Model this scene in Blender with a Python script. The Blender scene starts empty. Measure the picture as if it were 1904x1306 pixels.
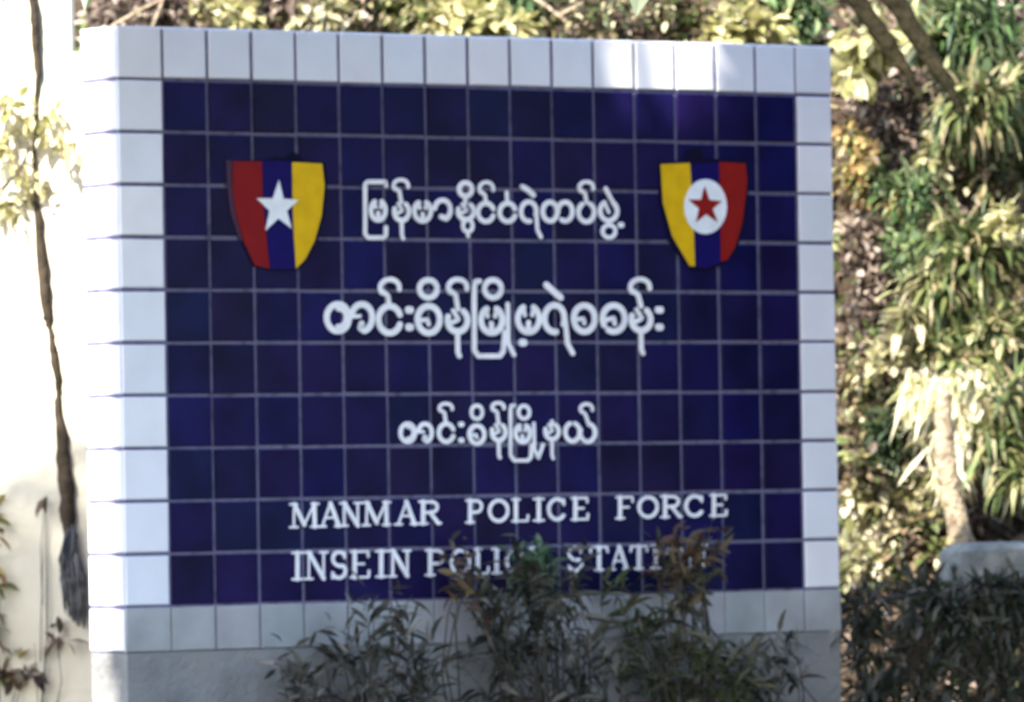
import bpy, math, random
from math import sin, cos, pi, radians
from mathutils import Vector, Matrix, noise
random.seed(7)
sc = bpy.context.scene
C = sc.collection

# ------------------------------------------------------------------ camera
F_PX = 12796.0                      # focal length for the 1904 px wide photograph
YAW, PITCH, ROLL = 0.60205, 0.021433, -0.016813
CAM = Vector((-10.12525, -16.68451, 0.29046))
FWD = Vector((sin(YAW)*cos(PITCH), cos(YAW)*cos(PITCH), sin(PITCH)))
_r = Vector((cos(YAW), -sin(YAW), 0)); _u = _r.cross(FWD)
RIGHT = _r*cos(ROLL) + _u*sin(ROLL)
UP = _u*cos(ROLL) - _r*sin(ROLL)
cd = bpy.data.cameras.new('camera')
cam = bpy.data.objects.new('camera', cd); C.objects.link(cam)
M = Matrix((RIGHT, UP, -FWD)).transposed().to_4x4(); M.translation = CAM
cam.matrix_world = M
cd.sensor_width = 36; cd.lens = F_PX/1904*36
cd.clip_start = 0.5; cd.clip_end = 3000
cd.dof.use_dof = True; cd.dof.focus_distance = 12.5
cd.dof.aperture_fstop = 12.5
sc.camera = cam

# ------------------------------------------------------------------ light
SUN_A, SUN_EL = radians(24), radians(41)      # azimuth off the sign's face, elevation
SUN = Vector((-cos(SUN_EL)*cos(SUN_A), -cos(SUN_EL)*sin(SUN_A), sin(SUN_EL)))
w = bpy.data.worlds.new("World"); sc.world = w; w.use_nodes = True
nt = w.node_tree; bg = nt.nodes['Background']
sky = nt.nodes.new('ShaderNodeTexSky'); sky.sky_type = 'NISHITA'; sky.sun_disc = False
sky.sun_elevation = SUN_EL
sky.sun_rotation = math.atan2(SUN.x, SUN.y)
nt.links.new(sky.outputs[0], bg.inputs[0]); bg.inputs[1].default_value = 0.15
sl = bpy.data.lights.new('sun', 'SUN'); sl.energy = 3.9; sl.angle = radians(0.53); sl.color = (1, .93, .80)
so = bpy.data.objects.new('sun', sl); C.objects.link(so)
so.rotation_euler = SUN.to_track_quat('Z', 'Y').to_euler()
sc.view_settings.view_transform = 'Standard'; sc.view_settings.look = 'None'
sc.view_settings.exposure = 2.25; sc.view_settings.gamma = 1
sc.cycles.max_bounces = 8

# ------------------------------------------------------------------ helpers
GROUND = -1.21
def ray(px, py):
    return (FWD*F_PX + RIGHT*(px-952) - UP*(py-653))/F_PX
def wallpt(px, py):                       # a point of the sign's tiled face (plane y = 0)
    d = ray(px, py); t = -CAM.y/d.y
    p = CAM + d*t
    return (p.x, p.z)
def at(px, py, depth):                    # a point of the place at a distance from the viewer
    return CAM + ray(px, py)*depth
FH = Vector((sin(YAW), cos(YAW), 0)); RH = Vector((cos(YAW), -sin(YAW), 0))
def bank_depth(u, z):
    n = noise.noise(Vector((u*1.3, z*1.3, 3.1)))*0.16 + noise.noise(Vector((u*4, z*4, 9.1)))*0.05
    return 22.55 + 0.5*(z-GROUND) + n
def bank_pt(u, z):
    return Vector((CAM.x, CAM.y, 0)) + FH*bank_depth(u, z) + RH*u + Vector((0, 0, z))

def tag(o, label=None, cat=None, group=None, kind=None):
    if label: o['label'] = label
    if cat: o['category'] = cat
    if group: o['group'] = group
    if kind: o['kind'] = kind
    return o
def empty(name, loc, label, cat, group=None):
    o = bpy.data.objects.new(name, None); C.objects.link(o); o.location = loc
    o.empty_display_size = .1
    return tag(o, label, cat, group)

class MB:
    def __init__(s): s.v = []; s.f = []; s.r = []; s.cur = 0.5
    def face(s, idx): s.f.append(idx); s.r.append(s.cur)
    def add(s, pts): 
        n = len(s.v); s.v += [tuple(p) for p in pts]; return n
    def quad(s, a, b, c, d):
        n = s.add((a, b, c, d)); s.face((n, n+1, n+2, n+3))
    def box(s, x0, y0, z0, x1, y1, z1):
        n = s.add([(x0,y0,z0),(x1,y0,z0),(x1,y1,z0),(x0,y1,z0),(x0,y0,z1),(x1,y0,z1),(x1,y1,z1),(x0,y1,z1)])
        for q in ((0,1,5,4),(1,2,6,5),(2,3,7,6),(3,0,4,7),(4,5,6,7),(3,2,1,0)): s.face(tuple(n+i for i in q))
    def tube(s, pts, rad, seg=7, cap=True):
        pts = [Vector(p) for p in pts]; base = None
        for i, p in enumerate(pts):
            t = (pts[min(i+1, len(pts)-1)]-pts[max(i-1, 0)])
            if t.length < 1e-9: t = Vector((0, 0, 1))
            t.normalize()
            a = t.cross(Vector((.31, .95, .12))).normalized(); b = t.cross(a)
            r = rad[i] if isinstance(rad, (list, tuple)) else rad
            n = s.add([p + a*(r*cos(2*pi*k/seg)) + b*(r*sin(2*pi*k/seg)) for k in range(seg)])
            if base is not None:
                for k in range(seg):
                    s.face((base+k, base+(k+1) % seg, n+(k+1) % seg, n+k))
            elif cap: s.face(tuple(n+k for k in reversed(range(seg))))
            base = n
        if cap: s.face(tuple(base+k for k in range(seg)))
    def leaf(s, p, d, up, L, W, fold=.25, bend=.25):
        d = d.normalized(); side = d.cross(up)
        if side.length < 1e-3: side = d.cross(Vector((1, 0, .2)))
        side.normalize(); n_ = side.cross(d).normalized()
        mid = p + d*L*.38; m2 = p + d*L*.72 - n_*L*bend*.35
        tip = p + d*L*.98 - n_*L*bend
        h = side*W*.5; lift = n_*W*fold
        n = s.add([p, mid+h+lift, mid, mid-h+lift, m2+h*.72+lift*.7, m2, m2-h*.72+lift*.7, tip])
        for q in ((0,2,1),(0,3,2),(1,2,5,4),(2,3,6,5),(4,5,7),(5,6,7)): s.face(tuple(n+i for i in q))
    def blade(s, p, d, L, W, droop, seg=5):
        d = d.normalized(); side = d.cross(Vector((0, 0, 1)))
        if side.length < 1e-3: side = Vector((1, 0, 0))
        side.normalize()
        a = random.uniform(0, pi); side = (side*cos(a*.35) + Vector((0, 0, 1)).cross(side)*sin(a*.35)).normalized()
        q = Vector(p); prev = None
        for i in range(seg+1):
            t = i/seg; wd = W*.5*(1-t**2.2)*(0.55+min(1, t*3)*.45)
            n = s.add([q-side*wd, q+side*wd])
            if prev is not None: s.face((prev, prev+1, n+1, n))
            prev = n
            d = (d + Vector((0, 0, -droop/seg*(.6+t)))).normalized()
            q = q + d*(L/seg)
    def build(s, name, mat, parent=None, smooth=False):
        me = bpy.data.meshes.new(name)
        off = parent.location if parent is not None and parent.type == 'EMPTY' else None
        if parent is not None and parent.type != 'EMPTY':
            off = parent.parent.location if parent.parent else None
        vs = s.v if off is None else [(x-off.x, y-off.y, z-off.z) for x, y, z in s.v]
        me.from_pydata(vs, [], s.f); me.update()
        at_ = me.attributes.new('rand', 'FLOAT', 'FACE'); at_.data.foreach_set('value', s.r)
        if smooth: me.polygons.foreach_set('use_smooth', [True]*len(me.polygons))
        me.materials.append(mat)
        o = bpy.data.objects.new(name, me); C.objects.link(o)
        if parent is not None: o.parent = parent
        return o

# ------------------------------------------------------------------ materials
def newmat(name):
    m = bpy.data.materials.new(name); m.use_nodes = True
    t = m.node_tree; return m, t, t.nodes['Principled BSDF']
def N(t, typ, **kw):
    n = t.nodes.new(typ)
    for k, v in kw.items(): setattr(n, k, v)
    return n
def ramp(t, stops, interp='LINEAR'):
    r = N(t, 'ShaderNodeValToRGB'); r.color_ramp.interpolation = interp
    e = r.color_ramp.elements
    while len(e) < len(stops): e.new(.5)
    for el, (p, c) in zip(e, stops): el.position = p; el.color = (*c, 1)
    return r
def mat_noise(name, c0, c1, scale, rough=.8, spec=.3, bump=.0, bscale=None, c2=None, detail=6):
    m, t, b = newmat(name)
    tc = N(t, 'ShaderNodeTexCoord'); nz = N(t, 'ShaderNodeTexNoise'); nz.inputs['Scale'].default_value = scale
    nz.inputs['Detail'].default_value = detail
    t.links.new(tc.outputs['Object'], nz.inputs['Vector'])
    st = [(.32, c0), (.68, c1)] if c2 is None else [(.3, c0), (.5, c1), (.7, c2)]
    r = ramp(t, st); t.links.new(nz.outputs['Fac'], r.inputs[0]); t.links.new(r.outputs[0], b.inputs['Base Color'])
    b.inputs['Roughness'].default_value = rough; b.inputs['Specular IOR Level'].default_value = spec
    if bump:
        n2 = N(t, 'ShaderNodeTexNoise'); n2.inputs['Scale'].default_value = bscale or scale*4; n2.inputs['Detail'].default_value = 8
        t.links.new(tc.outputs['Object'], n2.inputs['Vector'])
        bp = N(t, 'ShaderNodeBump'); bp.inputs['Strength'].default_value = bump; bp.inputs['Distance'].default_value = .02
        t.links.new(n2.outputs['Fac'], bp.inputs['Height']); t.links.new(bp.outputs[0], b.inputs['Normal'])
    return m
def mat_leaf(name, cols, rough=.45, trans=.35, spec=.35):
    """per-leaf colour out of a palette, with light passing through the blade"""
    m, t, b = newmat(name)
    a = N(t, 'ShaderNodeAttribute', attribute_name='rand')
    k = len(cols); r = ramp(t, [(i/k, c) for i, c in enumerate(cols)], 'CONSTANT')
    t.links.new(a.outputs['Fac'], r.inputs[0])
    tc = N(t, 'ShaderNodeTexCoord'); nz = N(t, 'ShaderNodeTexNoise'); nz.inputs['Scale'].default_value = 22
    t.links.new(tc.outputs['Object'], nz.inputs['Vector'])
    mr = N(t, 'ShaderNodeMapRange'); mr.inputs[3].default_value = .7; mr.inputs[4].default_value = 1.3
    t.links.new(nz.outputs['Fac'], mr.inputs[0])
    mx = N(t, 'ShaderNodeMix', data_type='RGBA', blend_type='MULTIPLY'); mx.inputs[0].default_value = 1
    t.links.new(r.outputs[0], mx.inputs[6]); t.links.new(mr.outputs[0], mx.inputs[7])
    t.links.new(mx.outputs[2], b.inputs['Base Color'])
    b.inputs['Roughness'].default_value = rough; b.inputs['Specular IOR Level'].default_value = spec
    tr = N(t, 'ShaderNodeBsdfTranslucent'); t.links.new(mx.outputs[2], tr.inputs[0])
    ms = N(t, 'ShaderNodeMixShader'); ms.inputs[0].default_value = trans
    out = t.nodes['Material Output']
    t.links.new(b.outputs[0], ms.inputs[1]); t.links.new(tr.outputs[0], ms.inputs[2]); t.links.new(ms.outputs[0], out.inputs[0])
    return m
def mat_tile(name, cols, var, rough, spec):
    """glazed tile: one tint per tile (rand), faint clouding and a slightly wavy glaze"""
    m, t, b = newmat(name)
    a = N(t, 'ShaderNodeAttribute', attribute_name='rand')
    k = len(cols); r = ramp(t, [(i/(k-1), c) for i, c in enumerate(cols)])
    t.links.new(a.outputs['Fac'], r.inputs[0])
    tc = N(t, 'ShaderNodeTexCoord'); nz = N(t, 'ShaderNodeTexNoise'); nz.inputs['Scale'].default_value = 7
    nz.inputs['Detail'].default_value = 5
    t.links.new(tc.outputs['Object'], nz.inputs['Vector'])
    mr = N(t, 'ShaderNodeMapRange'); mr.inputs[1].default_value = .3; mr.inputs[2].default_value = .7
    mr.inputs[3].default_value = 1-var; mr.inputs[4].default_value = 1+var
    t.links.new(nz.outputs['Fac'], mr.inputs[0])
    mx = N(t, 'ShaderNodeMix', data_type='RGBA', blend_type='MULTIPLY'); mx.inputs[0].default_value = 1
    t.links.new(r.outputs[0], mx.inputs[6]); t.links.new(mr.outputs[0], mx.inputs[7]); t.links.new(mx.outputs[2], b.inputs['Base Color'])
    b.inputs['Roughness'].default_value = rough; b.inputs['Specular IOR Level'].default_value = spec
    n2 = N(t, 'ShaderNodeTexNoise'); n2.inputs['Scale'].default_value = 14
    t.links.new(tc.outputs['Object'], n2.inputs['Vector'])
    bp = N(t, 'ShaderNodeBump'); bp.inputs['Strength'].default_value = .12; bp.inputs['Distance'].default_value = .01
    t.links.new(n2.outputs['Fac'], bp.inputs['Height']); t.links.new(bp.outputs[0], b.inputs['Normal'])
    return m
def plain(name, c, rough=.5, spec=.3):
    return mat_noise(name, tuple(x*.9 for x in c), tuple(min(1, x*1.08) for x in c), 18, rough, spec)

m_white_tile = mat_tile('white glazed tile', [(.61,.63,.71),(.68,.68,.75),(.64,.66,.75),(.70,.69,.75)], .05, .3, .3)
m_blue_tile = mat_tile('navy glazed tile', [(.0062,.0054,.047),(.0092,.0052,.045),(.0060,.0058,.035),(.0052,.0052,.058),(.0090,.0058,.035),(.0048,.0078,.043)], .38, .3, .06)
m_grout = mat_noise('grout', (.10,.095,.17), (.15,.145,.24), 25, .9, .1, c2=(.075,.07,.125))
m_plaster = mat_noise('grey cement render', (.145,.145,.15), (.20,.20,.205), 5, .9, .1, .4, 45, c2=(.215,.21,.205), detail=10)  # cement grey, taken darker to carry the shading at the sign's foot
m_lower_tile = mat_tile('weathered shaded white tile', [(.27,.285,.305),(.31,.31,.33),(.25,.27,.285),(.29,.285,.31)], .2, .4, .25)  # wear and the shading toward the bottom are both put into this colour
m_letter = plain('white lettering', (.74,.74,.80), .5, .3)
m_red = plain('red enamel', (.22,.008,.007), .5, .1)
m_red2 = plain('dark red enamel', (.19,.006,.008), .5, .1)
m_yellow = plain('yellow enamel', (.62,.38,.006), .5, .1)
m_navy = plain('navy enamel', (.006,.003,.085), .5, .08)
m_dark = plain('dark edging', (.005,.004,.022), .6, .05)
m_mauve = plain('faded pink edging', (.05,.02,.05), .6, .2)
m_star = plain('white enamel', (.72,.75,.82), .45, .25)
m_wallw = mat_noise('white lime wash', (.58,.54,.43), (.69,.65,.54), 3, .9, .1, .2, 40)
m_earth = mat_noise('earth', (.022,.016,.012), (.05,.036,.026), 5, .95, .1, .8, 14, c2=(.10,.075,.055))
m_ground = mat_noise('bare ground', (.09,.075,.05), (.16,.135,.10), 1.5, .95, .1, .5, 12, c2=(.05,.06,.025))
m_bark = mat_noise('bark', (.022,.018,.013), (.06,.046,.034), 14, .9, .15, .6, 40)
m_bark_pale = mat_noise('pale bark', (.16,.12,.085), (.36,.29,.21), 22, .9, .1, 1.0, 55, c2=(.24,.20,.12))
m_twig = mat_noise('twig', (.05,.044,.035), (.10,.085,.068), 20, .85, .15)
m_bark_dark = mat_noise('dark bark', (.010,.009,.005), (.035,.029,.016), 16, .9, .1, .8, 40)
m_stone = mat_noise('weathered concrete', (.10,.115,.12), (.30,.31,.30), 11, .9, .1, .4, 40)

# ------------------------------------------------------------------ setting
g = MB(); S = 900
g.quad((-S,-S,GROUND),(S,-S,GROUND),(S,S,GROUND),(-S,S,GROUND))
tag(g.build('ground', m_ground), kind='structure')

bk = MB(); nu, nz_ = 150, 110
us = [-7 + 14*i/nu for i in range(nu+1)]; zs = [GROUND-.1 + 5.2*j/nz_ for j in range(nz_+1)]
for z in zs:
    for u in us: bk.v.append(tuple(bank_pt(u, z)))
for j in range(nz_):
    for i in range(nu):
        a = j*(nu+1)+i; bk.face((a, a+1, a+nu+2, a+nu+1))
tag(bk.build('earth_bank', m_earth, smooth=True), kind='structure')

# ------------------------------------------------------------------ the tiled sign
T = .15
sign = empty('tiled_sign', (0, 0, GROUND), 'navy and white tiled sign wall with white lettering and two shield emblems', 'sign')
X1, TH = 16.90*T, .205
ZT = 11*T
BOT = -.86*T
b = MB()
b.box(.0032, .007, BOT+.002, X1-.0032, TH-.006, ZT-.006)
body = b.build('wall_body', m_grout, sign)
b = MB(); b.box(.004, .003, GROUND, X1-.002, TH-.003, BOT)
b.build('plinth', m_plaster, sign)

def tile_front(mb, x0, z0, x1, z1, gap=.0054, y=0.0):
    mb.cur = random.random()
    j = lambda: random.uniform(-.0009, .0009)
    gp = gap*random.uniform(.85, 1.15)
    x0 += gp+j(); x1 -= gp+j(); z0 += gp+j(); z1 -= gp+j()
    c = .003; ty = [y+random.uniform(-.0006, .0006) for _ in range(4)]
    n = mb.add([(x0,.0085,z0),(x1,.0085,z0),(x1,.0085,z1),(x0,.0085,z1),
                (x0,y+.0022,z0),(x1,y+.0022,z0),(x1,y+.0022,z1),(x0,y+.0022,z1),
                (x0+c,ty[0],z0+c),(x1-c,ty[1],z0+c),(x1-c,ty[2],z1-c),(x0+c,ty[3],z1-c)])
    for q in ((8,9,10,11),(4,5,9,8),(5,6,10,9),(6,7,11,10),(7,4,8,11),(0,1,5,4),(1,2,6,5),(2,3,7,6),(3,0,4,7)):
        mb.face(tuple(n+i for i in q))
bt, wt, ct = MB(), MB(), MB()
for i in range(15):
    for k in range(10): tile_front(bt, (1+i)*T, k*T, (2+i)*T, (k+1)*T)
xs = [k*T for k in range(17)] + [X1+.004]
for i in range(17):
    tile_front(wt, xs[i] - (.0042 if i == 0 else 0), 10*T, xs[i+1], 11*T+.004)
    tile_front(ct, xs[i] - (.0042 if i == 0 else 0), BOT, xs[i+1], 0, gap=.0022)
for k in range(10):
    z0, z1 = k*T, (k+1)*T
    tile_front(wt, -.0042, z0, T, z1); tile_front(wt, 16*T, z0, X1+.004, z1)
# left end and right end faces, and the coping on top
def tile_end(mb, xf, xb, y0, y1, z0, z1):
    mb.cur = random.random(); gp = .0062; c = .0022
    y0 += gp*.5; y1 -= gp*.5; z0 += gp; z1 -= gp; s = 1 if xb > xf else -1
    n = mb.add([(xb,y0,z0),(xb,y1,z0),(xb,y1,z1),(xb,y0,z1),(xf+s*.002,y0,z0),(xf+s*.002,y1,z0),(xf+s*.002,y1,z1),(xf+s*.002,y0,z1),
                (xf,y0+c,z0+c),(xf,y1-c,z0+c),(xf,y1-c,z1-c),(xf,y0+c,z1-c)])
    for q in ((8,9,10,11),(4,5,9,8),(5,6,10,9),(6,7,11,10),(7,4,8,11),(0,1,5,4),(1,2,6,5),(2,3,7,6),(3,0,4,7)):
        mb.face(tuple(n+i for i in (q if s < 0 else q[::-1])))
for k in range(-1, 11):
    z0, z1 = (k*T, (k+1)*T) if k >= 0 else (BOT, 0)
    tile_end(wt, 0, .010, .010, TH, z0, z1)
    tile_end(wt, X1, X1-.010, .010, TH, z0, z1)
for i in range(17):
    wt.cur = random.random(); gp = .003
    wt.box(xs[i]+gp, .010, ZT-.008, xs[i+1]-gp, TH, ZT+.001)
bt.build('blue_tile_panel', m_blue_tile, sign)
wt.build('white_tile_border', m_white_tile, sign)
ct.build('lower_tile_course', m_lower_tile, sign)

# ---- flat raised strokes on the face of the sign
class Strokes:
    def __init__(s, x0, y0, sc_, wd):
        s.x0, s.y0, s.sc, s.wd, s.mb, s.k = x0, y0, sc_, wd, MB(), 0
    def pt(s, p): return Vector(wallpt(s.x0+p[0]*s.sc, s.y0+p[1]*s.sc))
    def strip(s, pts, wd, caps=True):
        P = [s.pt(p) for p in pts]
        # resample corners softly
        hw = [wd/2]*len(P)
        T_ = []
        for i in range(len(P)):
            t = P[min(i+1, len(P)-1)]-P[max(i-1, 0)]; T_.append(t.normalized() if t.length else Vector((1, 0)))
        if caps:
            a, b_ = [], []
            for th in (80, 55, 28):
                a.append((P[0]-T_[0]*wd/2*sin(radians(th)), T_[0], wd/2*cos(radians(th))))
                b_.append((P[-1]+T_[-1]*wd/2*sin(radians(th)), T_[-1], wd/2*cos(radians(th))))
            seq = a+list(zip(P, T_, hw))+b_[::-1]
        else: seq = list(zip(P, T_, hw))
        y1 = -.0035-.00012*(s.k % 22); s.k += 1
        base = None
        for p, t, h in seq:
            n_ = Vector((-t.y, t.x))*h
            l, r = p+n_, p-n_
            n = s.mb.add([(l.x, .001, l.y), (l.x, y1, l.y), (r.x, y1, r.y), (r.x, .001, r.y)])
            if base is not None:
                for q in range(3): s.mb.face((base+q, base+q+1, n+q+1, n+q))
            else: s.mb.face((n, n+1, n+2, n+3))
            base = n
        s.mb.face((base+3, base+2, base+1, base))
    def arc(s, cx, cy, rx, ry, a0, a1, k=1.0):
        n = max(8, int(abs(a1-a0)/12))
        s.strip([(cx+rx*cos(radians(a0+(a1-a0)*i/n)), cy+ry*sin(radians(a0+(a1-a0)*i/n))) for i in range(n+1)], s.wd*k, abs(a1-a0) < 350)
    def ring(s, cx, cy, rx, ry, k=1.0): s.arc(cx, cy, rx, ry, 0, 360, k)
    def line(s, pts, k=1.0):
        out = []
        for i in range(len(pts)-1):
            (x0, y0), (x1, y1) = pts[i], pts[i+1]
            for q in (0, .12, .5, .88): out.append((x0+(x1-x0)*q, y0+(y1-y0)*q))
        out.append(pts[-1])
        s.strip(out, s.wd*k)
    def dot(s, cx, cy, r):
        s.strip([(cx-r*.25, cy), (cx+r*.25, cy)], s.wd*1.15)
    # letter shapes shared by the three lines (angles run clockwise, 0 = right)
    def asat(s, cx, cy, rx, ry, sx, sy):
        s.arc(cx, cy, rx, ry, 10, -215, .8); s.line([(cx-rx*.75, cy+ry*.45), (cx-rx*.2, cy+ry*.95), (sx, sy)], .8)
    def ma(s, cx, cy, rx, ry):
        s.arc(cx, cy, rx, ry, -62, 242)
        s.line([(cx-rx*.50, cy-ry*.86), (cx-rx*.34, cy-ry*.30)], .7); s.line([(cx+rx*.50, cy-ry*.86), (cx+rx*.34, cy-ry*.30)], .7)
        s.line([(cx, cy+ry*.8), (cx, cy+ry*.28)], .9)
    def nga(s, cx, cy, rx, ry): s.arc(cx, cy, rx, ry, 22, 338)
    def na(s, cx, cy, rx, ry, tail):
        s.arc(cx, cy, rx, ry, -55, 200); s.line([(cx-rx*.45, cy-ry*.9), (cx+rx*.1, cy-ry*.1), (cx-rx*.6, cy+ry*.2)], .7)
        if tail: s.line([(cx, cy+ry*.9), (cx+2, tail-20), (cx+10, tail)], .8)
    def sa(s, cx, cy, rx, ry):
        s.ring(cx, cy, rx, ry); s.line([(cx-rx*.8, cy+ry*.05), (cx-rx*.1, cy+ry*.02), (cx, cy+ry*.35)], .7)
    def kha(s, cx, cy, rx, ry):
        s.arc(cx, cy, rx, ry, 150, 480); s.line([(cx-rx*.7, cy+ry*.1), (cx, cy-ry*.05), (cx+rx*.1, cy+ry*.4)], .7)
    def a_(s, cx, cy, rx, ry, cx2, rx2):
        s.ring(cx, cy, rx, ry); s.arc(cx2, cy, rx2, ry, 195, 435)
        s.arc(cx+rx*.12, cy, rx*.62, ry*.66, -100, 100, .8)
        s.line([(cx2+rx2*.2, cy+ry*.95), (cx2-rx2*.15, cy+ry*.75), (cx2-rx2*.02, cy+ry*.45)], 1.0)
        s.line([(cx+rx, cy-ry*.05), (cx2-rx2*.2, cy-ry*.12)], .6)

lt = Strokes(640, 310, 560/1904, .0148)                        # first line
lt.line([(262,120),(258,97),(145,97),(130,115),(130,425),(148,450),(245,450),(262,432),(262,385)], .9)
lt.ma(212,277,46,62)
lt.na(360,285,46,56,455); lt.asat(355,122,46,38,358,225)
lt.ma(492,283,52,62); lt.arc(618,275,50,62,190,425); lt.line([(640,330),(610,318)], 1.1)
lt.ring(763,145,40,42); lt.line([(763,190),(760,235)], .8); lt.na(765,285,50,50,0)
lt.line([(738,325),(748,350)], .8); lt.ring(777,375,30,38,.8); lt.line([(778,415),(780,440)], .8)
lt.nga(893,290,50,58); lt.asat(896,142,44,42,893,225)
lt.nga(1030,290,50,58); lt.line([(1025,165),(1028,230)], .8)
lt.arc(1163,285,48,62,80,380); lt.line([(1212,300),(1218,400),(1240,445)], .85); lt.line([(1125,130),(1160,150),(1192,180)], 1.15)
lt.ring(1298,285,46,60); lt.arc(1393,285,46,60,175,480)
lt.arc(1527,290,50,60,-60,240); lt.asat(1527,135,44,38,1530,228)
lt.arc(1668,282,54,60,-60,240); lt.line([(1650,140),(1680,200),(1715,262)], .9); lt.ring(1670,410,40,40,.85); lt.dot(1745,370,20)
lt.line([(1668,345),(1668,370)], .8); lt.line([(1640,225),(1668,290)], .7)
l1 = lt
lt = Strokes(580, 500, 680/1904, .0188)                        # second line
lt.a_(133,255,58,70,258,54)
lt.nga(402,265,58,70); lt.asat(403,100,50,44,400,195)
lt.dot(505,215,25); lt.dot(505,305,25)
lt.sa(605,265,58,70); lt.ring(603,105,46,46,.9)
lt.na(755,270,52,58,455); lt.asat(755,98,48,42,757,210)
lt.line([(868,65),(848,68),(842,100),(842,425),(862,455),(975,455),(993,430),(1000,330)], .8)
lt.line([(1016,185),(1018,390),(1048,448)], .75); lt.dot(1095,385,22)
lt.ma(932,268,56,66); lt.ring(940,105,44,46,.9)
lt.ma(1125,262,56,68)
lt.arc(1260,260,52,70,80,385); lt.line([(1316,270),(1328,390),(1355,440)], .85); lt.line([(1218,85),(1250,115),(1292,150)], 1.05)
lt.sa(1415,260,55,68); lt.kha(1568,260,58,68)
lt.na(1710,265,50,58,440); lt.asat(1705,97,50,42,1710,195)
lt.dot(1805,215,25); lt.dot(1805,305,25)
l2 = lt
lt = Strokes(710, 730, 440/1904, .0136)                        # third line
lt.a_(205,325,58,72,345,54)
lt.nga(515,325,60,72); lt.asat(510,128,52,38,512,245)
lt.dot(635,258,24); lt.dot(635,385,24)
lt.sa(760,340,60,72); lt.ring(760,160,44,54,.85)
lt.na(935,320,55,66,525); lt.asat(930,122,48,38,935,250)
lt.line([(1062,105),(1038,108),(1030,140),(1030,505),(1058,548),(1170,548),(1195,520),(1198,420)], .8)
lt.line([(1218,250),(1222,460),(1252,530),(1292,420)], .75)
lt.ma(1128,330,58,70); lt.ring(1140,160,44,52,.85)
lt.na(1365,315,54,62,530); lt.line([(1365,235),(1365,260)], .9)
lt.arc(1530,320,58,74,-70,250); lt.arc(1652,325,60,72,-75,200); lt.asat(1642,135,48,42,1662,262)
l3 = lt
for l in (l1, l2, l3): l.mb.build('lettering', m_letter, sign)

def glyph(ch):
    s_, t_, T_ = .62, .55, 1.15           # serif, thin and thick stroke weights
    sv = lambda x, y, h=.17: ([(x-h, y), (x+h, y)], s_)
    el = lambda a0, a1, cx=.5, cy=.5, rx=.42, ry=.48: [(cx+rx*cos(radians(a0+(a1-a0)*i/14)), cy+ry*sin(radians(a0+(a1-a0)*i/14))) for i in range(15)]
    G = {
     'I': [([(.5,0),(.5,1)],T_), sv(.5,0,.34), sv(.5,1,.34)],
     'N': [([(.16,0),(.16,1)],t_), ([(.16,0),(.84,1)],T_), ([(.84,0),(.84,1)],t_), sv(.12,0,.14), sv(.16,1,.16), sv(.84,0,.16)],
     'M': [([(.15,0),(.13,1)],t_), ([(.15,0),(.5,.9)],T_), ([(.5,.9),(.85,0)],t_), ([(.85,0),(.87,1)],T_), sv(.12,0,.12), sv(.13,1,.13), sv(.88,0,.12), sv(.87,1,.13)],
     'A': [([(.5,0),(.14,1)],t_), ([(.5,0),(.86,1)],T_), ([(.28,.63),(.72,.63)],t_), sv(.14,1,.15), sv(.86,1,.15)],
     'R': [([(.2,0),(.2,1)],T_), ([(.2,.02)]+el(-90,90,.55,.26,.28,.24)+[(.2,.5)],.85), ([(.5,.5),(.88,1)],1.), sv(.2,0,.18), sv(.2,1,.18), sv(.9,1,.08)],
     'P': [([(.25,0),(.25,1)],T_), ([(.25,.02)]+el(-90,90,.58,.28,.28,.26)+[(.25,.54)],.85), sv(.25,0,.2), sv(.25,1,.2)],
     'O': [(el(0,360)+[], 1.)],
     'L': [([(.25,0),(.25,1)],T_), sv(.25,0,.2), ([(.05,1),(.9,1),(.92,.75)],s_)],
     'C': [(el(-38,-322), 1.), ([(.84,.05),(.84,.3)],s_)],
     'E': [([(.22,0),(.22,1)],T_), ([(.04,0),(.85,0),(.86,.2)],s_), ([(.22,.48),(.65,.48)],s_), ([(.04,1),(.88,1),(.9,.76)],s_)],
     'F': [([(.24,0),(.24,1)],T_), ([(.05,0),(.88,0),(.9,.22)],s_), ([(.24,.48),(.68,.48)],s_), sv(.24,1,.2)],
     'S': [(el(-30,-250,.5,.26,.33,.26)+[(.62,.56)]+el(-60,150,.5,.74,.35,.26),.95), ([(.8,.02),(.8,.24)],s_), ([(.16,.78),(.16,1)],s_)],
     'T': [([(.5,0),(.5,1)],T_), ([(.06,.22),(.08,0),(.92,0),(.94,.22)],s_), sv(.5,1,.2)],
    }
    return G[ch]
def english(letters, top, bot):
    st = Strokes(500, 890, 900/1904, .0112); last = None
    for ch, x0, x1 in letters:
        if last is not None and x0-last > 48:                   # a gap: the next word
            st.mb.build('lettering', m_letter, sign); st = Strokes(500, 890, 900/1904, .0112)
        last = x1
        x0, x1 = x0-3, x1+5
        for pts, k in glyph(ch):
            P = []
            for u, v in pts:
                x = x0+(x1-x0)*u; y0, y1 = top(x)+5, bot(x)-5
                P.append((x, y0+(y1-y0)*v))
            if len(P) > 8: st.strip(P, st.wd*k, ch != 'O')
            else: st.line(P, k)
    st.mb.build('lettering', m_letter, sign)
english([('M',85,188),('A',198,280),('N',284,355),('M',370,470),('A',498,578),('R',590,670),('P',775,840),('O',862,940),('L',955,1018),('I',1035,1082),
         ('C',1095,1165),('E',1190,1255),('F',1365,1432),('O',1450,1528),('R',1543,1618),('C',1635,1708),('E',1735,1800)],
        lambda x: 97-.0216*(x-85), lambda x: 197-.0275*(x-85))
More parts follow.
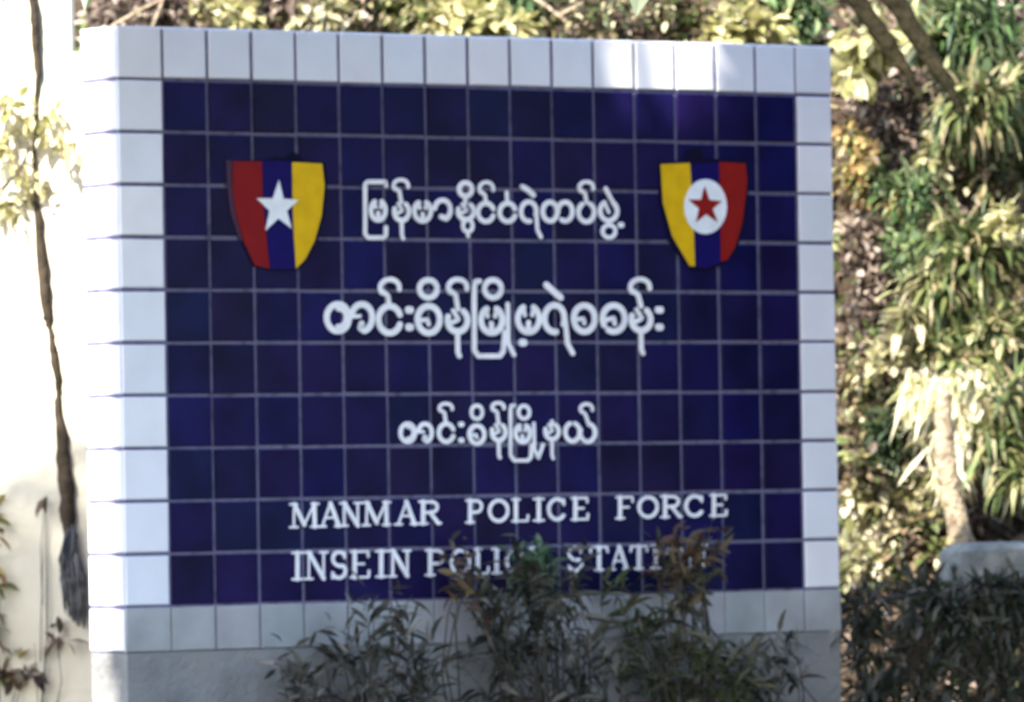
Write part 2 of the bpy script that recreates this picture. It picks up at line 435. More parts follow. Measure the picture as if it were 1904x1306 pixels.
english([('I',85,135),('N',145,222),('S',240,305),('E',320,395),('I',415,462),('N',475,550),('P',615,690),('O',712,790),('L',808,862),('I',872,915),('C',930,1000),
         ('E',1025,1092),('S',1170,1235),('T',1262,1330),('A',1338,1412),('T',1420,1485),('I',1498,1538),('O',1555,1628),('N',1645,1715)],
        lambda x: 288-.019*(x-85), lambda x: 402-.031*(x-85))

# ---- the two shield emblems
def plate(x0, y0, sc_, poly, ya, name, mat, parent):
    mb = MB(); P = [wallpt(x0+x*sc_, y0+y*sc_) for x, y in poly]; n = len(P)
    a = mb.add([(x, .001, z) for x, z in P]); f = mb.add([(x, ya, z) for x, z in P])
    mb.face(tuple(f+i for i in range(n)))
    for i in range(n): mb.face((a+i, a+(i+1) % n, f+(i+1) % n, f+i))
    return mb.build(name, mat, parent)
def star(top, lef, rig, bl, br):
    o = [top, rig, br, bl, lef]; cx = sum(p[0] for p in o)/5; cy = sum(p[1] for p in o)/5
    out = []
    for i in range(5):
        a, b_ = o[i], o[(i+1) % 5]; out.append(a); mx, my = (a[0]+b_[0])/2, (a[1]+b_[1])/2
        out.append((cx+(mx-cx)*.50, cy+(my-cy)*.50))
    return out
s1 = (380, 250, 260/1213)
base = plate(*s1, [(215,232),(480,224),(560,205),(600,195),(690,205),(770,150),(830,190),(850,225),(1040,238),(1062,450),(1036,710),(975,930),(890,1090),(795,1182),(610,1188),(420,1150),(318,940),(240,690),(212,450)], -.003, 'emblem', m_dark, sign)
plate(*s1, [(497,228),(752,236),(757,600),(768,900),(786,1168),(566,1170),(537,900),(506,540)], -.0042, 'blue_band', m_navy, base)
plate(*s1, [(240,235),(490,235),(500,540),(530,900),(560,1165),(430,1135),(335,930),(265,690),(236,450)], -.0046, 'red_band', m_red2, base)
plate(*s1, [(755,243),(1015,255),(1035,450),(1010,700),(950,920),(870,1080),(790,1165),(772,900),(760,600)], -.0046, 'yellow_band', m_yellow, base)
plate(*s1, [(185,225),(232,232),(230,450),(258,690),(322,920),(305,930),(226,690),(196,450)], -.0044, 'edging', m_mauve, base)
plate(*s1, star((638,400),(443,556),(808,570),(522,834),(748,818)), -.0064, 'star', m_star, base)
s2 = (1180, 240, 260/1132)
base = plate(*s2, [(190,268),(390,258),(405,190),(470,140),(540,170),(545,235),(660,240),(905,262),(925,430),(890,760),(820,990),(700,1110),(560,1150),(430,1135),(270,900),(198,600)], -.003, 'emblem', m_dark, sign)
plate(*s2, [(446,290),(674,275),(684,700),(686,1085),(560,1130),(486,1112),(480,860),(455,420)], -.0042, 'blue_band', m_navy, base)
plate(*s2, [(205,287),(440,277),(450,420),(474,860),(480,1110),(440,1110),(300,870),(225,600)], -.0046, 'yellow_band', m_yellow, base)
plate(*s2, [(680,268),(890,280),(905,420),(865,760),(805,960),(745,1060),(692,1075),(690,700)], -.0046, 'red_band', m_red, base)
disc = plate(*s2, [(565+172*cos(2*pi*i/40), 630+222*sin(2*pi*i/40)) for i in range(40)], -.0062, 'disc', m_star, base)
plate(*s2, star((556,462),(424,573),(694,586),(486,756),(660,756)), -.0078, 'star', m_red, base)

# ------------------------------------------------------------------ white wall on the left, and what leans against it
p0 = at(141, 653, 20.75); p1 = at(-700, 653, 20.75)
wl = MB(); ps = at(420, 92, 20.75)
out = [(p1, GROUND), (ps, GROUND), (ps, ps.z), (p0, ps.z), (p0, 3.1), (p1, 3.1)]      # stepped top: the low length runs on behind the sign
n = wl.add([(*p.xy, z) for p, z in out] + [(*(p.xy+FH.xy*.18), z) for p, z in out])
wl.face((n, n+1, n+2, n+3)); wl.face((n, n+3, n+4, n+5)); wl.face((n+9, n+8, n+7, n+6)); wl.face((n+11, n+10, n+9, n+6))
for i in range(6): wl.face((n+(i+1) % 6, n+i, n+6+i, n+6+(i+1) % 6))
tag(wl.build('white_wall', m_wallw), 'plain whitewashed wall in full sun to the left of the tiled sign', 'wall')

WD = (Vector((*p0.xy, 0))-CAM).dot(FH); D = 20.75; px2m = D/F_PX
def onwall(px, py, off):                  # a point `off` metres in front of the whitewashed wall
    d = ray(px, py); return CAM + d*((WD-off)/d.dot(FH))
stem = empty('hanging_stem', onwall(100, 600, .0), 'crooked dark stem with a ragged grey lower end, hanging on the white wall', 'stem')
mb = MB(); K = [(58,-30,6),(63,20,8),(67,80,8),(71,140,6),(68,180,3.2),(64,260,3),(65,350,4),(71,410,8),(79,500,10),(88,585,10),(93,612,5),(101,660,9),(110,722,7),(108,755,7),(115,815,12),(122,890,15),(127,965,14),(132,1010,12),(136,1060,10)]
P_ = []; Q_ = []
for i in range(len(K)-1):
    for q in range(4):
        t = q/4; P_.append((K[i][0]+(K[i+1][0]-K[i][0])*t+random.uniform(-1.5, 1.5), K[i][1]+(K[i+1][1]-K[i][1])*t)); Q_.append((K[i][2]+(K[i+1][2]-K[i][2])*t)*random.uniform(.85, 1.15))
mb.tube([onwall(x, y, r*px2m*.9+.002) for (x, y), r in zip(P_, Q_)], [r*px2m for r in Q_], 9)
mb.build('bark', m_bark, stem, True)
mb = MB()
for i in range(120):
    a = random.uniform(0, 2*pi); r = math.sqrt(random.random()); ox, oz = r*cos(a), r*sin(a)
    y0 = random.uniform(975, 1045); x0 = 129+(y0-975)*.09+ox*10; y1 = random.uniform(1090, 1150)+ox*18+random.uniform(0, 18); x1 = 141+ox*22
    xm, ym = (x0+x1)/2+ox*9+random.uniform(-3, 3), (y0+y1)/2; mb.cur = random.random()
    mb.tube([onwall(x0, y0, .03+oz*.01), onwall(xm, ym, .034+oz*.022), onwall(x1+random.uniform(-3, 3), y1, .032+oz*.02)], [.003,.0042,.002], 4)
mb.build('bundle', mat_noise('dark grey fibre', (.03,.03,.032), (.085,.085,.09), 25, .8, .2, c2=(.15,.155,.17)), stem)
mb = MB()
for i in range(9):
    ox = random.uniform(-1, 1); mb.leaf(onwall(131+ox*8, 975+random.uniform(0, 20), .05), Vector((ox*.12, -.02, -1)), Vector((0, -1, 0)), .09, .018, .2, .1)
mb.build('sheath', plain('blue grey husk', (.13,.15,.18), .7, .2), stem)

# ------------------------------------------------------------------ plants
PAL = {
 'green': [(.09,.15,.06),(.12,.20,.07),(.06,.11,.04),(.20,.26,.12),(.08,.13,.08),(.32,.36,.20),(.05,.08,.035)],
 'lime': [(.19,.22,.08),(.30,.31,.14),(.11,.15,.05),(.46,.44,.25),(.07,.10,.035),(.25,.22,.11),(.055,.08,.035),(.14,.19,.08),(.34,.28,.17)],
 'pale': [(.50,.47,.24),(.58,.54,.31),(.36,.35,.14),(.64,.60,.40),(.24,.24,.09),(.44,.40,.20)],
 'straw': [(.40,.36,.22),(.50,.46,.31),(.28,.25,.13),(.42,.40,.22),(.18,.18,.07),(.55,.50,.38),(.11,.12,.05)],
 'mixed': [(.10,.13,.045),(.34,.30,.14),(.05,.07,.025),(.22,.16,.10),(.50,.45,.29),(.10,.07,.05),(.04,.035,.025)],
 'rust': [(.26,.15,.06),(.40,.32,.12),(.12,.08,.04),(.45,.38,.16),(.14,.15,.05),(.30,.20,.09)],
 'dead': [(.19,.14,.11),(.31,.245,.20),(.10,.07,.055),(.50,.42,.35),(.045,.033,.028),(.14,.105,.085),(.06,.045,.038)],
 'cover': [(.16,.19,.06),(.26,.27,.11),(.09,.12,.035),(.38,.36,.20),(.06,.08,.03),(.20,.19,.09),(.12,.16,.06),(.30,.25,.15)],
 'cream': [(.56,.52,.36),(.64,.60,.47),(.46,.43,.24),(.60,.56,.40),(.34,.34,.16)],
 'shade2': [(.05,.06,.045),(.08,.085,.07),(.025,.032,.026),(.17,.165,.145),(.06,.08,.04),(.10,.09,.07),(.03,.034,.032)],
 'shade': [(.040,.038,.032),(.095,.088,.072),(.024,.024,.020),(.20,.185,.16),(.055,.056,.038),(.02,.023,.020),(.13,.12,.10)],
 'olive': [(.065,.075,.034),(.095,.095,.05),(.04,.046,.026),(.16,.15,.10),(.075,.10,.04),(.11,.10,.065)],
 'tuft': [(.05,.11,.045),(.08,.15,.06),(.04,.08,.04),(.13,.20,.12)],
 'rust2': [(.08,.04,.028),(.12,.075,.04),(.05,.034,.028),(.18,.14,.07),(.06,.065,.03),(.16,.13,.11),(.05,.055,.035)],
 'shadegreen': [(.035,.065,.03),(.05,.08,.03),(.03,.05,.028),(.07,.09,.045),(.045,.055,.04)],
}
LM = {k: mat_leaf('leaf '+k, v) for k, v in PAL.items()}
FOL = 1.9
def rv(): return Vector((random.gauss(0, 1), random.gauss(0, 1), random.gauss(0, 1)))
def clump_leaves(mb, c, rx, ry, n, L, W, how, droop=.3):
    """n leaves through an uneven ellipsoid round c (rx across, ry up, metres)"""
    n = int(n*FOL)
    seeds = [rv().normalized()*random.uniform(.2, .9) for _ in range(max(3, n//14))]
    for i in range(n):
        s_ = random.choice(seeds); o = s_ + rv()*.24
        p = c + RH*(o.x*rx) + FH*(o.y*rx*.8) + Vector((0, 0, o.z*ry))
        mb.cur = random.random(); k = random.uniform(.55, 1.25)
        out = RH*o.x + FH*o.y*.8 + Vector((0, 0, o.z))
        if how == 'hang':
            d = Vector((0, 0, -1)) + rv()*.3 + RH*(-o.x*.25); mb.blade(p, d, L*random.uniform(.3, 1.15), W*random.uniform(.5, 1.8), random.uniform(-.2, .3))
        elif how == 'blade':
            d = out*.5 + rv()*.6 + Vector((0, 0, .25)); mb.blade(p, d, L*random.uniform(.35, 1.2), W*random.uniform(.6, 1.7), droop*random.uniform(.2, 1.5))
        else:
            d = out*.8 + rv()*.6 + Vector((0, 0, -droop)); mb.leaf(p, d, Vector((0, 0, 1)) + rv()*.4, L*k, W*k, random.uniform(.05, .3), random.uniform(0, .35))
def plant(name, label, cat, base, clumps, L, W, pal, how='leaf', droop=.3, group=None, stem=None, stem_r=.008, twigs=3):
    """clumps: (px, py, depth, rx_px, ry_px, n)"""
    root = empty(name, base, label, cat, group)
    sm, lm = MB(), MB()
    for px, py, dep, rx, ry, n in clumps:
        c = at(px, py, dep); rx_, ry_ = rx*dep/F_PX, ry*dep/F_PX
        mid = base.lerp(c, .5) + rv()*.04
        tip = c + Vector((0, 0, ry_*.3))
        sm.tube([base, base.lerp(mid, .5)+rv()*.015, mid, mid.lerp(tip, .5)+rv()*.02, tip], [stem_r, stem_r*.85, stem_r*.7, stem_r*.5, stem_r*.25], 6)
        for _ in range(twigs):
            d = rv(); e = c + RH*(d.x*rx_*.5) + FH*d.y*rx_*.4 + Vector((0, 0, d.z*ry_*.5)); st = mid.lerp(tip, random.uniform(.1, .7))
            sm.tube([st, st.lerp(e, .5)+rv()*.012, e], [stem_r*.4, stem_r*.28, stem_r*.12], 5)
        clump_leaves(lm, c, rx_, ry_, n, L, W, how, droop)
    sm.build('stem', stem or m_twig, root, True)
    lm.build('foliage', LM[pal], root)
    return root
def onbank(px, py, dz=-.25):
    p = at(px, py, 23.2); d = p-CAM; u = d.dot(RH); z = max(GROUND, p.z+dz)
    return bank_pt(u, z)
FINE = .82
def bplant(name, label, cat, px, py, rx, ry, n, L, W, pal, how='leaf', droop=.3, off=.3, more=(), dz=-.3, **kw):
    base = onbank(px, py, dz)
    dep = lambda x, y: (onbank(x, y, 0)-CAM).dot(FWD)
    cl = [(px, py, dep(px, py)-off, rx, ry, n)]
    for x, y, a, b_, m in more: cl.append((x, y, dep(x, y)-off, a, b_, m))
    return plant(name, label, cat, base, [(x, y, d, a, b_, int(m*1.25)) for x, y, d, a, b_, m in cl], L*FINE, W*FINE, pal, how, droop, **kw)

# above the sign, from left to right
bplant('dry_shrub','dry brown twiggy shrub above the left end of the tiled sign','shrub', 300,10,70,40,110,.07,.03,'dead',more=[(210,20,50,40,60)])
bplant('yellow_shrub','low shrub with a pale yellow rounded leaf tuft above the left part of the sign','shrub', 440,28,34,34,60,.07,.045,'pale',more=[(390,10,50,30,60)])
bplant('dry_shrub','brown and tan dry shrub between two yellow tufts above the sign','shrub', 520,0,50,46,110,.07,.03,'dead',more=[(690,10,40,40,70)])
bplant('yellow_shrub','pale tan shrub with whitish leaves above the left half of the sign','shrub', 600,30,56,40,110,.09,.035,'straw',more=[(640,10,40,30,60)])
bplant('green_shrub','olive green shrub just left of the brightest yellow leaves above the sign','shrub', 760,22,60,50,190,.06,.028,'cover',more=[(700,-10,60,30,110)])
bplant('yellow_shrub','brightest pale yellow broad-leaved shrub above the middle of the sign','shrub', 850,28,70,44,130,.10,.05,'pale',more=[(930,50,45,26,70)])
bplant('green_shrub','green shrub right of the brightest yellow leaves, over the pale forked twig','shrub', 960,-5,60,30,110,.08,.035,'green')
bplant('dry_shrub','wide mottled olive and brown shrub above the right half of the sign','shrub', 1120,15,90,50,230,.05,.022,'mixed',more=[(1250,20,60,40,140),(1030,30,40,30,80)],twigs=8)
bplant('mixed_shrub','small mottled shrub with dark gaps left of the yellow bush near the sign corner','shrub', 1270,30,40,44,90,.06,.03,'mixed')
bplant('yellow_shrub','pale yellow bush above the top right part of the sign','shrub', 1380,55,68,36,150,.09,.045,'pale',more=[(1400,20,60,30,60)])
bplant('green_shrub','green leafy shrub above the top right corner of the sign','shrub', 1480,25,50,55,150,.08,.03,'green',more=[(1420,-5,60,30,80)])
# right of the sign, from top to bottom
bplant('yellow_shrub','bunch of large pale leaves hanging from the dark leaning branches','shrub', 1610,75,46,40,46,.11,.06,'pale',droop=.9,off=.5,more=[(1700,80,22,50,26),(1585,140,26,24,20)])
bplant('fern','tall green arching fern in the top right corner','fern', 1810,50,80,80,190,.24,.022,'green','blade',1.3,off=.5,more=[(1890,170,40,90,110),(1770,20,40,40,60)])
bplant('grass_clump','yellow-green drooping grass clump below the fern in the top right','grass clump', 1815,190,52,45,170,.20,.026,'lime','blade',1.9,off=.62)
bplant('dry_shrub','dark tangled dead shrub close to the upper right edge of the sign','shrub', 1640,230,70,70,150,.055,.028,'dead',more=[(1600,150,40,40,60),(1700,160,40,40,60),(1660,270,50,30,60)],off=.15,twigs=10)
bplant('rust_shrub','small orange and yellow leaved shrub beside the right edge of the sign','shrub', 1600,315,34,60,90,.06,.03,'rust',off=.4,more=[(1590,250,25,30,40),(1665,380,18,22,22)])
bplant('pale_shrub','cream leaved shrub in the middle of the right-hand bank','shrub', 1735,300,34,50,70,.065,.038,'straw',off=.4,more=[(1760,105,26,30,26),(1815,265,30,22,20),(1850,240,24,18,14)])
bplant('grass_clump','small green grass clump between the orange shrub and the cream leaves','grass clump', 1690,370,46,36,120,.14,.016,'green','blade',1.3,off=.4,more=[(1640,350,24,30,40)])
bplant('mixed_shrub','mottled brown and green shrub at the right edge below the cream leaves','shrub', 1830,330,66,56,170,.06,.032,'mixed',off=.3,more=[(1880,300,30,50,60)],twigs=6)
bplant('grass_clump','large yellow-green grass clump in the middle of the right side','grass clump', 1820,480,70,60,260,.22,.022,'lime','blade',1.9,off=.55,more=[(1740,540,44,44,130),(1770,450,40,30,70)])
bplant('yellow_shrub','pale yellow leaf spray at the right edge over the large grass clump','shrub', 1875,420,34,30,50,.08,.04,'pale',off=.72)
bplant('dry_shrub','brown dead leaf tangle along the sign edge under the orange shrub','shrub', 1610,450,45,90,190,.055,.03,'dead',off=.22,more=[(1600,570,40,50,80),(1650,520,30,40,60)],twigs=9)
bplant('green_shrub','dull green shrub left of the large yellow-green grass clump','shrub', 1690,480,40,54,150,.065,.025,'green',off=.35)
bplant('dried_leaf_head','star-shaped pale dry leaf cluster against the brown bank','plant', 1690,585,24,22,24,.12,.034,'straw',off=.6,droop=.1)
bplant('pale_shrub','cream and green leaved shrub under the star-shaped dry cluster','shrub', 1670,660,56,46,150,.06,.035,'straw',off=.4,more=[(1840,650,60,34,100)])
bplant('mixed_shrub','mottled shrub with dark gaps along the sign edge at mid height','shrub', 1605,700,40,80,150,.055,.03,'mixed',off=.25,more=[(1640,780,40,60,80)],twigs=6)
bplant('green_shrub','green bush at the right edge above the hanging straw leaves','shrub', 1850,610,64,36,190,.075,.03,'lime',off=.5,more=[(1750,640,40,30,80),(1790,670,50,26,70)])
bplant('straw_clump','big straw-coloured skirt of dry leaves hanging round the pale stump','grass clump', 1760,722,60,30,330,.24,.024,'cream','hang',off=.62,more=[(1785,775,44,38,260),(1712,708,36,26,130),(1830,725,46,30,160),(1770,830,30,30,90)],stem=m_bark_pale,stem_r=.014)
bplant('pale_shrub','pale yellow-green drooping clump at the right edge beside the straw clump','shrub', 1860,760,50,50,170,.20,.024,'lime','blade',2.0,off=.6,more=[(1850,830,40,40,90),(1890,880,30,30,50)])
bplant('green_shrub','small dark green shrub left of the straw clump','shrub', 1655,820,36,60,150,.07,.025,'shadegreen',off=.5,more=[(1690,780,20,40,50)])
bplant('pale_shrub','dry pale leaf heap beside the lower right edge of the sign','shrub', 1620,930,48,70,150,.06,.04,'straw',off=.4,more=[(1690,905,40,40,80),(1620,1040,44,50,90)])
bplant('mixed_shrub','mottled leaf heap between the pale heap and the concrete kerb','shrub', 1690,1000,50,60,190,.06,.035,'mixed',off=.55,more=[(1750,1040,40,30,100),(1800,1075,44,18,70),(1610,870,30,30,50)])
bplant('dry_shrub','dark dead brush in the hollow behind the pale stump','shrub', 1850,950,70,40,130,.06,.025,'dead',off=.1,more=[(1720,940,30,50,70)],twigs=8)

# branches and trunks
def trunk(name, label, pts, mat, dep, cat='tree trunk'):
    o = empty(name, at(pts[0][0], pts[0][1], dep), label, cat); mb = MB()
    P = []; R = []
    for i in range(len(pts)-1):
        (x0, y0, r0), (x1, y1, r1) = pts[i], pts[i+1]
        for k in range(6):
            t = k/6; P.append(at(x0+(x1-x0)*t+random.uniform(-2, 2), y0+(y1-y0)*t, dep)); R.append((r0+(r1-r0)*t)*dep/F_PX*random.uniform(.9, 1.1))
    P.append(at(*pts[-1][:2], dep)); R.append(pts[-1][2]*dep/F_PX)
    mb.tube(P, R, 10); mb.build('bark', mat, o, True); return o
trunk('leaning_branch','dark leaning branch nearest the top right corner of the sign', [(1540,-70,20),(1595,5,19),(1650,80,17),(1690,140,10),(1715,190,4)], m_bark_dark, 23.25, 'branch')
trunk('leaning_branch','dark leaning branch farther right, in front of the green fern', [(1615,-70,22),(1670,10,20),(1728,105,16),(1765,165,10),(1790,215,4)], m_bark_dark, 23.2, 'branch')
trunk('pale_stump','pale slanting stump under the skirt of straw-coloured dry leaves', [(1752,720,14),(1756,840,19),(1768,920,21),(1790,1010,22),(1800,1120,25)], m_bark_pale, 22.35, 'stump')
def twig(label, paths, dep, mat=m_bark_pale):
    o = empty('bare_twig', at(paths[0][0][0], paths[0][0][1], dep), label, 'twig'); mb = MB()
    for p in paths: mb.tube([at(x, y, dep) for x, y in p], [4.2*dep/F_PX*(1-.5*i/len(p)) for i in range(len(p))], 6)
    mb.build('wood', mat, o, True)
twig('pale crossing twigs above the top left corner of the sign', [[(150,95),(215,45),(275,12),(340,-20)],[(280,62),(292,30),(306,-10)]], 22.6)
twig('pale forked twig above the right half of the sign', [[(985,-10),(1020,15),(1050,38),(1066,75)],[(1040,32),(1060,18),(1085,5)]], 22.5)

# concrete kerb at the right edge
kb = MB(); a = at(1758, 1085, 21.9); z1 = at(1800, 1012, 21.9).z; z0 = z1-.3
A = Vector((*a.xy, 0)); Bv = A + RH*1.6
pr = [(0, z0), (0, z1-.02), (.02, z1), (.32, z1), (.34, z1-.02), (.34, z0)]
ring = []; NS = 60
for i in range(NS+1):
    q = 1.6*(i/NS)**1.6; e = max(0, 1-q/.05); wob = lambda k: noise.noise(Vector((q*9, k*3.7, 1.3)))*.006
    ring.append(kb.add([(*(A+RH*q+FH*(d+(.17-d)*.25*e+wob(k))).xy, z-(.03*e*e if z > z0 else 0)+wob(k+9)) for k, (d, z) in enumerate(pr)]))
for r0, r1 in zip(ring, ring[1:]):
    for i in range(5): kb.face((r0+i, r0+i+1, r1+i+1, r1+i))
kb.face(tuple(ring[0]+i for i in reversed(range(6)))); kb.face(tuple(ring[-1]+i for i in range(6)))
tag(kb.build('concrete_kerb', m_stone), 'pale weathered concrete kerb below the stump at the right edge', 'kerb')

# shaded shrubs in front
def fplant(label, px, y_front, regions, L, W, pal, **kw):
    """regions: (x0, y0, x1, y1, sprays, leaves per spray) in which the shrub's leaf sprays end"""
    wx, _ = wallpt(px, 1306); base = Vector((wx, -y_front, GROUND)); dep = (base-CAM).dot(FWD)
    root = empty('narrow_leaved_shrub', base, label, 'shrub', 'shrubs growing in front of the sign')
    sm, lm = MB(), MB()
    for x0, y0, x1, y1, k, n in regions:
        for _ in range(k):
            e = at(random.uniform(x0, x1), random.uniform(y0, y1), dep+random.uniform(-.10, .08))
            low = Vector((base.x + (e.x-base.x)*.7 + random.uniform(-.14, .14), base.y+random.uniform(-.05, .03), e.z - random.uniform(.16, .34)))
            if low.z < GROUND+.15: low.z = GROUND+.15
            a_ = low.lerp(e, .55) + rv()*.02
            sm.tube([base, base.lerp(low, .5)+rv()*.02, low, a_, e], [.006,.0042,.0026,.0019,.0009], 5)
            for q in range(n):
                t = random.random()**.8; p = a_.lerp(e, t) if random.random() < .75 else e + rv()*.022
                d = (e-a_).normalized()*random.uniform(-.1, .7) + RH*random.choice((-.6, .6)) + rv()*.6
                lm.cur = random.random(); kk = random.uniform(.5, 1.3)
                lm.leaf(p, d, Vector((0, 0, 1))+rv()*.5, L*kk, W*kk, random.uniform(.05, .3), random.uniform(0, .4))
    sm.build('stem', m_twig_dark, root, True); lm.build('foliage', LM[pal], root)
    return root
m_twig_dark = mat_noise('dark twig', (.022,.020,.016), (.06,.052,.042), 20, .85, .15)
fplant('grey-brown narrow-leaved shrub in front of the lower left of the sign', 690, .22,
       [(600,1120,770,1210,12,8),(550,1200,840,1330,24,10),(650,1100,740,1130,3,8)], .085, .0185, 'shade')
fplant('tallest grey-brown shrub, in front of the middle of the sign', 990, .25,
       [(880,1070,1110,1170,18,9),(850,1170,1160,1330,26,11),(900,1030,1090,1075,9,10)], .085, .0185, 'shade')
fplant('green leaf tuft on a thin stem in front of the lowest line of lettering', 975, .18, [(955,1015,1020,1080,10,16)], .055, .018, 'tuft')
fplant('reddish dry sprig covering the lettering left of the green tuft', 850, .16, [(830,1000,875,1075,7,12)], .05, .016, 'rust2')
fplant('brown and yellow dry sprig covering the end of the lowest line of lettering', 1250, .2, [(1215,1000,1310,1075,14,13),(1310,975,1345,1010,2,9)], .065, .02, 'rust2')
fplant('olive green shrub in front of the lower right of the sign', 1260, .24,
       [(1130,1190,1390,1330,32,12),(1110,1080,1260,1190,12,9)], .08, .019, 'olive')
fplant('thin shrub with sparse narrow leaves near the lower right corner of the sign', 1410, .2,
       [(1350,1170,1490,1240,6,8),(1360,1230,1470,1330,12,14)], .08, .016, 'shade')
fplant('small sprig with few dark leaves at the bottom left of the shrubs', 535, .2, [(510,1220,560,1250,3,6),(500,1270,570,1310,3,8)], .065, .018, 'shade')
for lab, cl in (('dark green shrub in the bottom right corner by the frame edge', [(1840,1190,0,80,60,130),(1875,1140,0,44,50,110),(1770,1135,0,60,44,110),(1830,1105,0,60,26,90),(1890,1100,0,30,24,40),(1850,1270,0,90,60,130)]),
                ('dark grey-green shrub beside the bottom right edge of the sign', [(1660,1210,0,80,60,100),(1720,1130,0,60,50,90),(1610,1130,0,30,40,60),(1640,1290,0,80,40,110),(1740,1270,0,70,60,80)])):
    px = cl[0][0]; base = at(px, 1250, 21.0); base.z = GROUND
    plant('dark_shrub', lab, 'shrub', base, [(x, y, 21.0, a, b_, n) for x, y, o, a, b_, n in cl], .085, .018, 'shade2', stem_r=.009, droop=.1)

# vines and dry leaves before the white wall
D2 = 20.715
def wplant(name, label, cat, base, clumps, L, W, pal, **kw):
    return plant(name, label, cat, base, [(x, y, D2, a, b_, n) for x, y, a, b_, n in clumps], L, W, pal, stem_r=.005, **kw)
wplant('wall_sprig','sunlit pale yellow sprig crossing the pole high on the white wall','plant', onwall(-60,420,.03), [(60,205,50,36,20),(15,280,34,50,22),(65,335,44,34,16),(125,285,26,30,9),(5,190,34,40,14),(100,240,34,34,9),(20,380,34,40,10)], .05, .024, 'pale', twigs=1)
b0 = onwall(40,1300,.06); b0.z = GROUND
wplant('dry_stalk','thin dry stalk with curled brown leaves at the foot of the white wall','plant', b0, [(48,1245,34,24,16),(110,1190,36,18,12),(86,930,6,12,2)], .065, .026, 'dead', twigs=2)
b0 = onwall(-60,1300,.10); b0.z = GROUND
wplant('tan_shrub','dry tan and yellow shrub at the lower left frame edge','shrub', b0, [(-18,960,20,60,22),(-20,1150,30,70,26),(10,1250,36,36,18),(-14,1040,18,40,10)], .07, .024, 'rust', twigs=3)

# leaf litter on the bank
lit = MB()
for i in range(9000):
    u, z = random.uniform(-2.2, 2.4), random.uniform(-.7, 2.3)
    p = bank_pt(u, z) - FH*random.uniform(.0, .05); lit.cur = random.random()
    k = random.uniform(.04, .10)
    lit.leaf(p, rv(), -FH + rv()*.6, k, k*.45, random.uniform(0, .4), random.uniform(0, .5))
cov = MB()
for i in range(11000):
    u, z = random.uniform(-2.0, 2.5), random.uniform(-.6, 2.3)
    if noise.noise(Vector((u*3, z*3, 7.7))) < random.uniform(-.45, .2): continue
    p = bank_pt(u, z) - FH*random.uniform(.02, .22); cov.cur = random.random(); k = random.uniform(.03, .075)
    cov.leaf(p, rv()*.8 - FH*.3 + Vector((0, 0, .2)), -FH + rv()*.7, k, k*random.uniform(.3, .6), random.uniform(.05, .3), random.uniform(0, .4))
tag(cov.build('ground_cover', LM['cover']), 'low yellow-green creeping leaves spread over the earth bank', 'ground cover', kind='stuff')
tag(lit.build('leaf_litter', LM['dead']), 'fallen dry brown leaves scattered over the earth bank', 'leaf litter', kind='stuff')

# ------------------------------------------------------------------ unseen tree added at left, its crown shaped to shade the sign's face
def in_frame(p):
    d = p-CAM; z = d.dot(FWD)
    if z < .5: return False
    x = 952+F_PX*d.dot(RIGHT)/z; y = 653-F_PX*d.dot(UP)/z
    return -120 < x < 2024 and -120 < y < 1426
fx, fz = wallpt(1232, 128)
shade = empty('added_shade_tree', (-2.9, -2.6, GROUND), 'unseen leafy tree added left of the view to shade the face of the sign', 'tree')
cr = MB(); cnt = 0
SH = Vector((0, 0, -1)); SH = (SH - SUN*SH.dot(SUN)).normalized()       # leaves hang, turned to the sun
def spot(x, z): return ((x-fx)/.25)**2 + ((z-fz)/.15)**2  # gap left in the added crown so a sun patch reaches the tiles
def crown_leaf(lx, lz, t, L):
    p = Vector((lx, 0, lz)) + SUN*t
    if in_frame(p): return 0
    q = p + SH*L; k = q.y/SUN.y; q = q - SUN*k
    f = 1 + random.uniform(-.25, .25)
    if min(spot(lx, lz), spot(q.x, q.z), spot((lx+q.x)/2, (lz+q.z)/2)) < f: return 0
    cr.cur = random.random(); cr.leaf(p, SH + rv()*.12, SUN + rv()*.25, L, L*.40, .1, .1); return 1
while cnt < 12000:
    cnt += crown_leaf(random.uniform(-.10, 4.3), random.uniform(-1.8, 1.95), random.uniform(4.6, 6.4), random.uniform(.09, .15))
cnt = 0
while cnt < 7000:                            # added outer boughs, placed to shade the ground before the sign
    cnt += crown_leaf(random.uniform(-.05, 8.5), random.uniform(-6.5, -1.5), random.uniform(6.0, 8.5), random.uniform(.16, .26))
m_crown = mat_leaf('leaf dark', [(.03,.045,.02),(.04,.06,.025),(.05,.07,.03)], trans=.04)
cr.build('crown', m_crown, shade)
tk = MB()
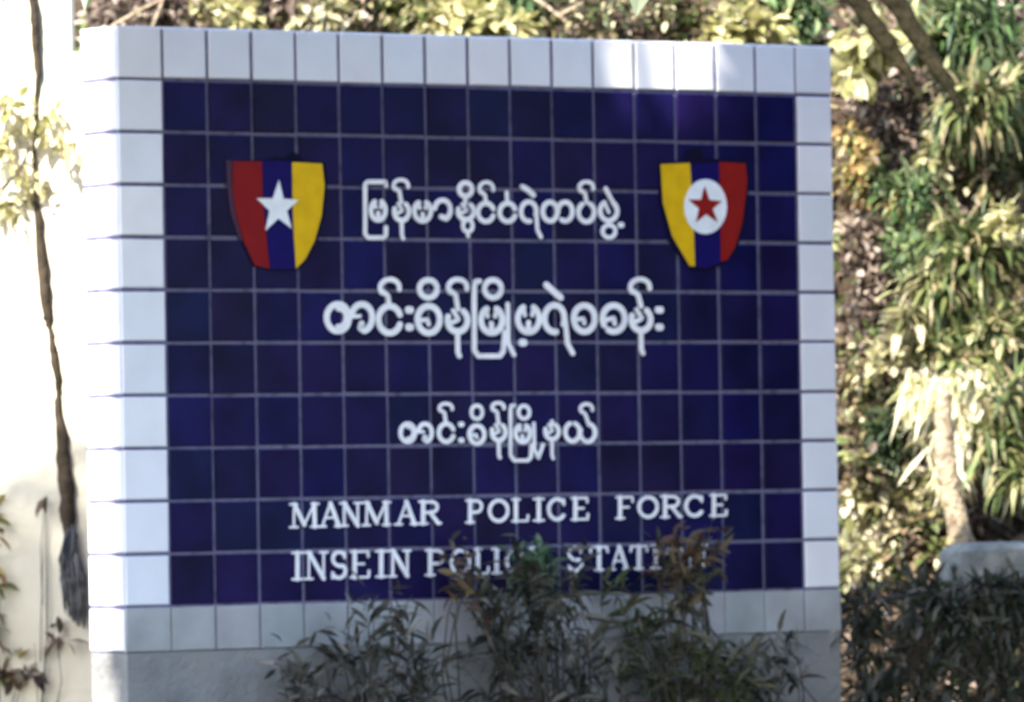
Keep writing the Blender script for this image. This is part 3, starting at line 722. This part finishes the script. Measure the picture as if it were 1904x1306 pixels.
tk.tube([(-2.9,-2.6,GROUND), (-2.85,-2.5,.6), (-2.75,-2.3,2.2), (-2.6,-2.0,4.0), (-2.2,-1.7,5.4)], [.15,.13,.10,.07,.03], 10)
for e in ((-3.8,-1.6,4.6), (-1.6,-1.5,5.2), (-2.4,-1.4,5.8), (-3.2,-1.5,3.4), (-1.4,-1.4,4.2)):
    tk.tube([(-2.75,-2.3,2.2), Vector((-2.75,-2.3,2.2)).lerp(Vector(e), .5)+Vector((0,0,.15)), e], [.05,.035,.012], 7)
tk.build('trunk', m_bark, shade, True)

# unseen trees added for their shade: one dims the white wall's foot, one the sign's right end
t2 = SUN*10; foot = onwall(100, 1200, 0)
tb = Vector((foot.x+t2.x, foot.y+t2.y-.4, GROUND))
tree2 = empty('added_shade_tree', tb, 'unseen farther tree added left of the view to throw broken shade on the white wall', 'tree')
cr = MB(); cnt = 0
while cnt < 2300:
    px = random.uniform(-350, 260); py = random.uniform(700, 1700)
    if random.random() > ((py-700)/620)**1.3: continue
    p = onwall(px, py, 0) + SUN*random.uniform(8.5, 11.5)
    if in_frame(p): continue
    cr.cur = random.random(); L = random.uniform(.08, .14)
    cr.leaf(p, SH + rv()*.4, SUN + rv()*.3, L, L*.45, .1, .1); cnt += 1
cr.build('crown', m_crown, tree2)
tk = MB(); top = foot + SUN*10
tk.tube([tb, tb.lerp(Vector((*tb.xy, top.z)), .5)+Vector((.1,.05,0)), Vector((tb.x+.1, tb.y+.2, top.z))], [.16,.12,.05], 10)
tk.build('trunk', m_bark, tree2, True)
hd = Vector((4.3, -1.5, GROUND))
side_tree = empty('added_side_tree', hd, 'unseen dense evergreen tree added right of the sign to darken its right end', 'tree')
cr = MB()
for i in range(5200):
    o = rv().normalized()*random.uniform(.55, 1.0); p = Vector((4.3+o.x*1.15, -1.6+o.y*1.0, 1.4+o.z*2.1))
    if in_frame(p): continue
    cr.cur = random.random(); cr.leaf(p, o+rv()*.5, rv(), .2, .09, .2, .2)
cr.build('crown', m_crown, side_tree)
tk = MB(); tk.tube([hd, (4.35,-1.55,.4), (4.3,-1.6,1.9)], [.14,.11,.06], 10); tk.build('trunk', m_bark, side_tree, True)
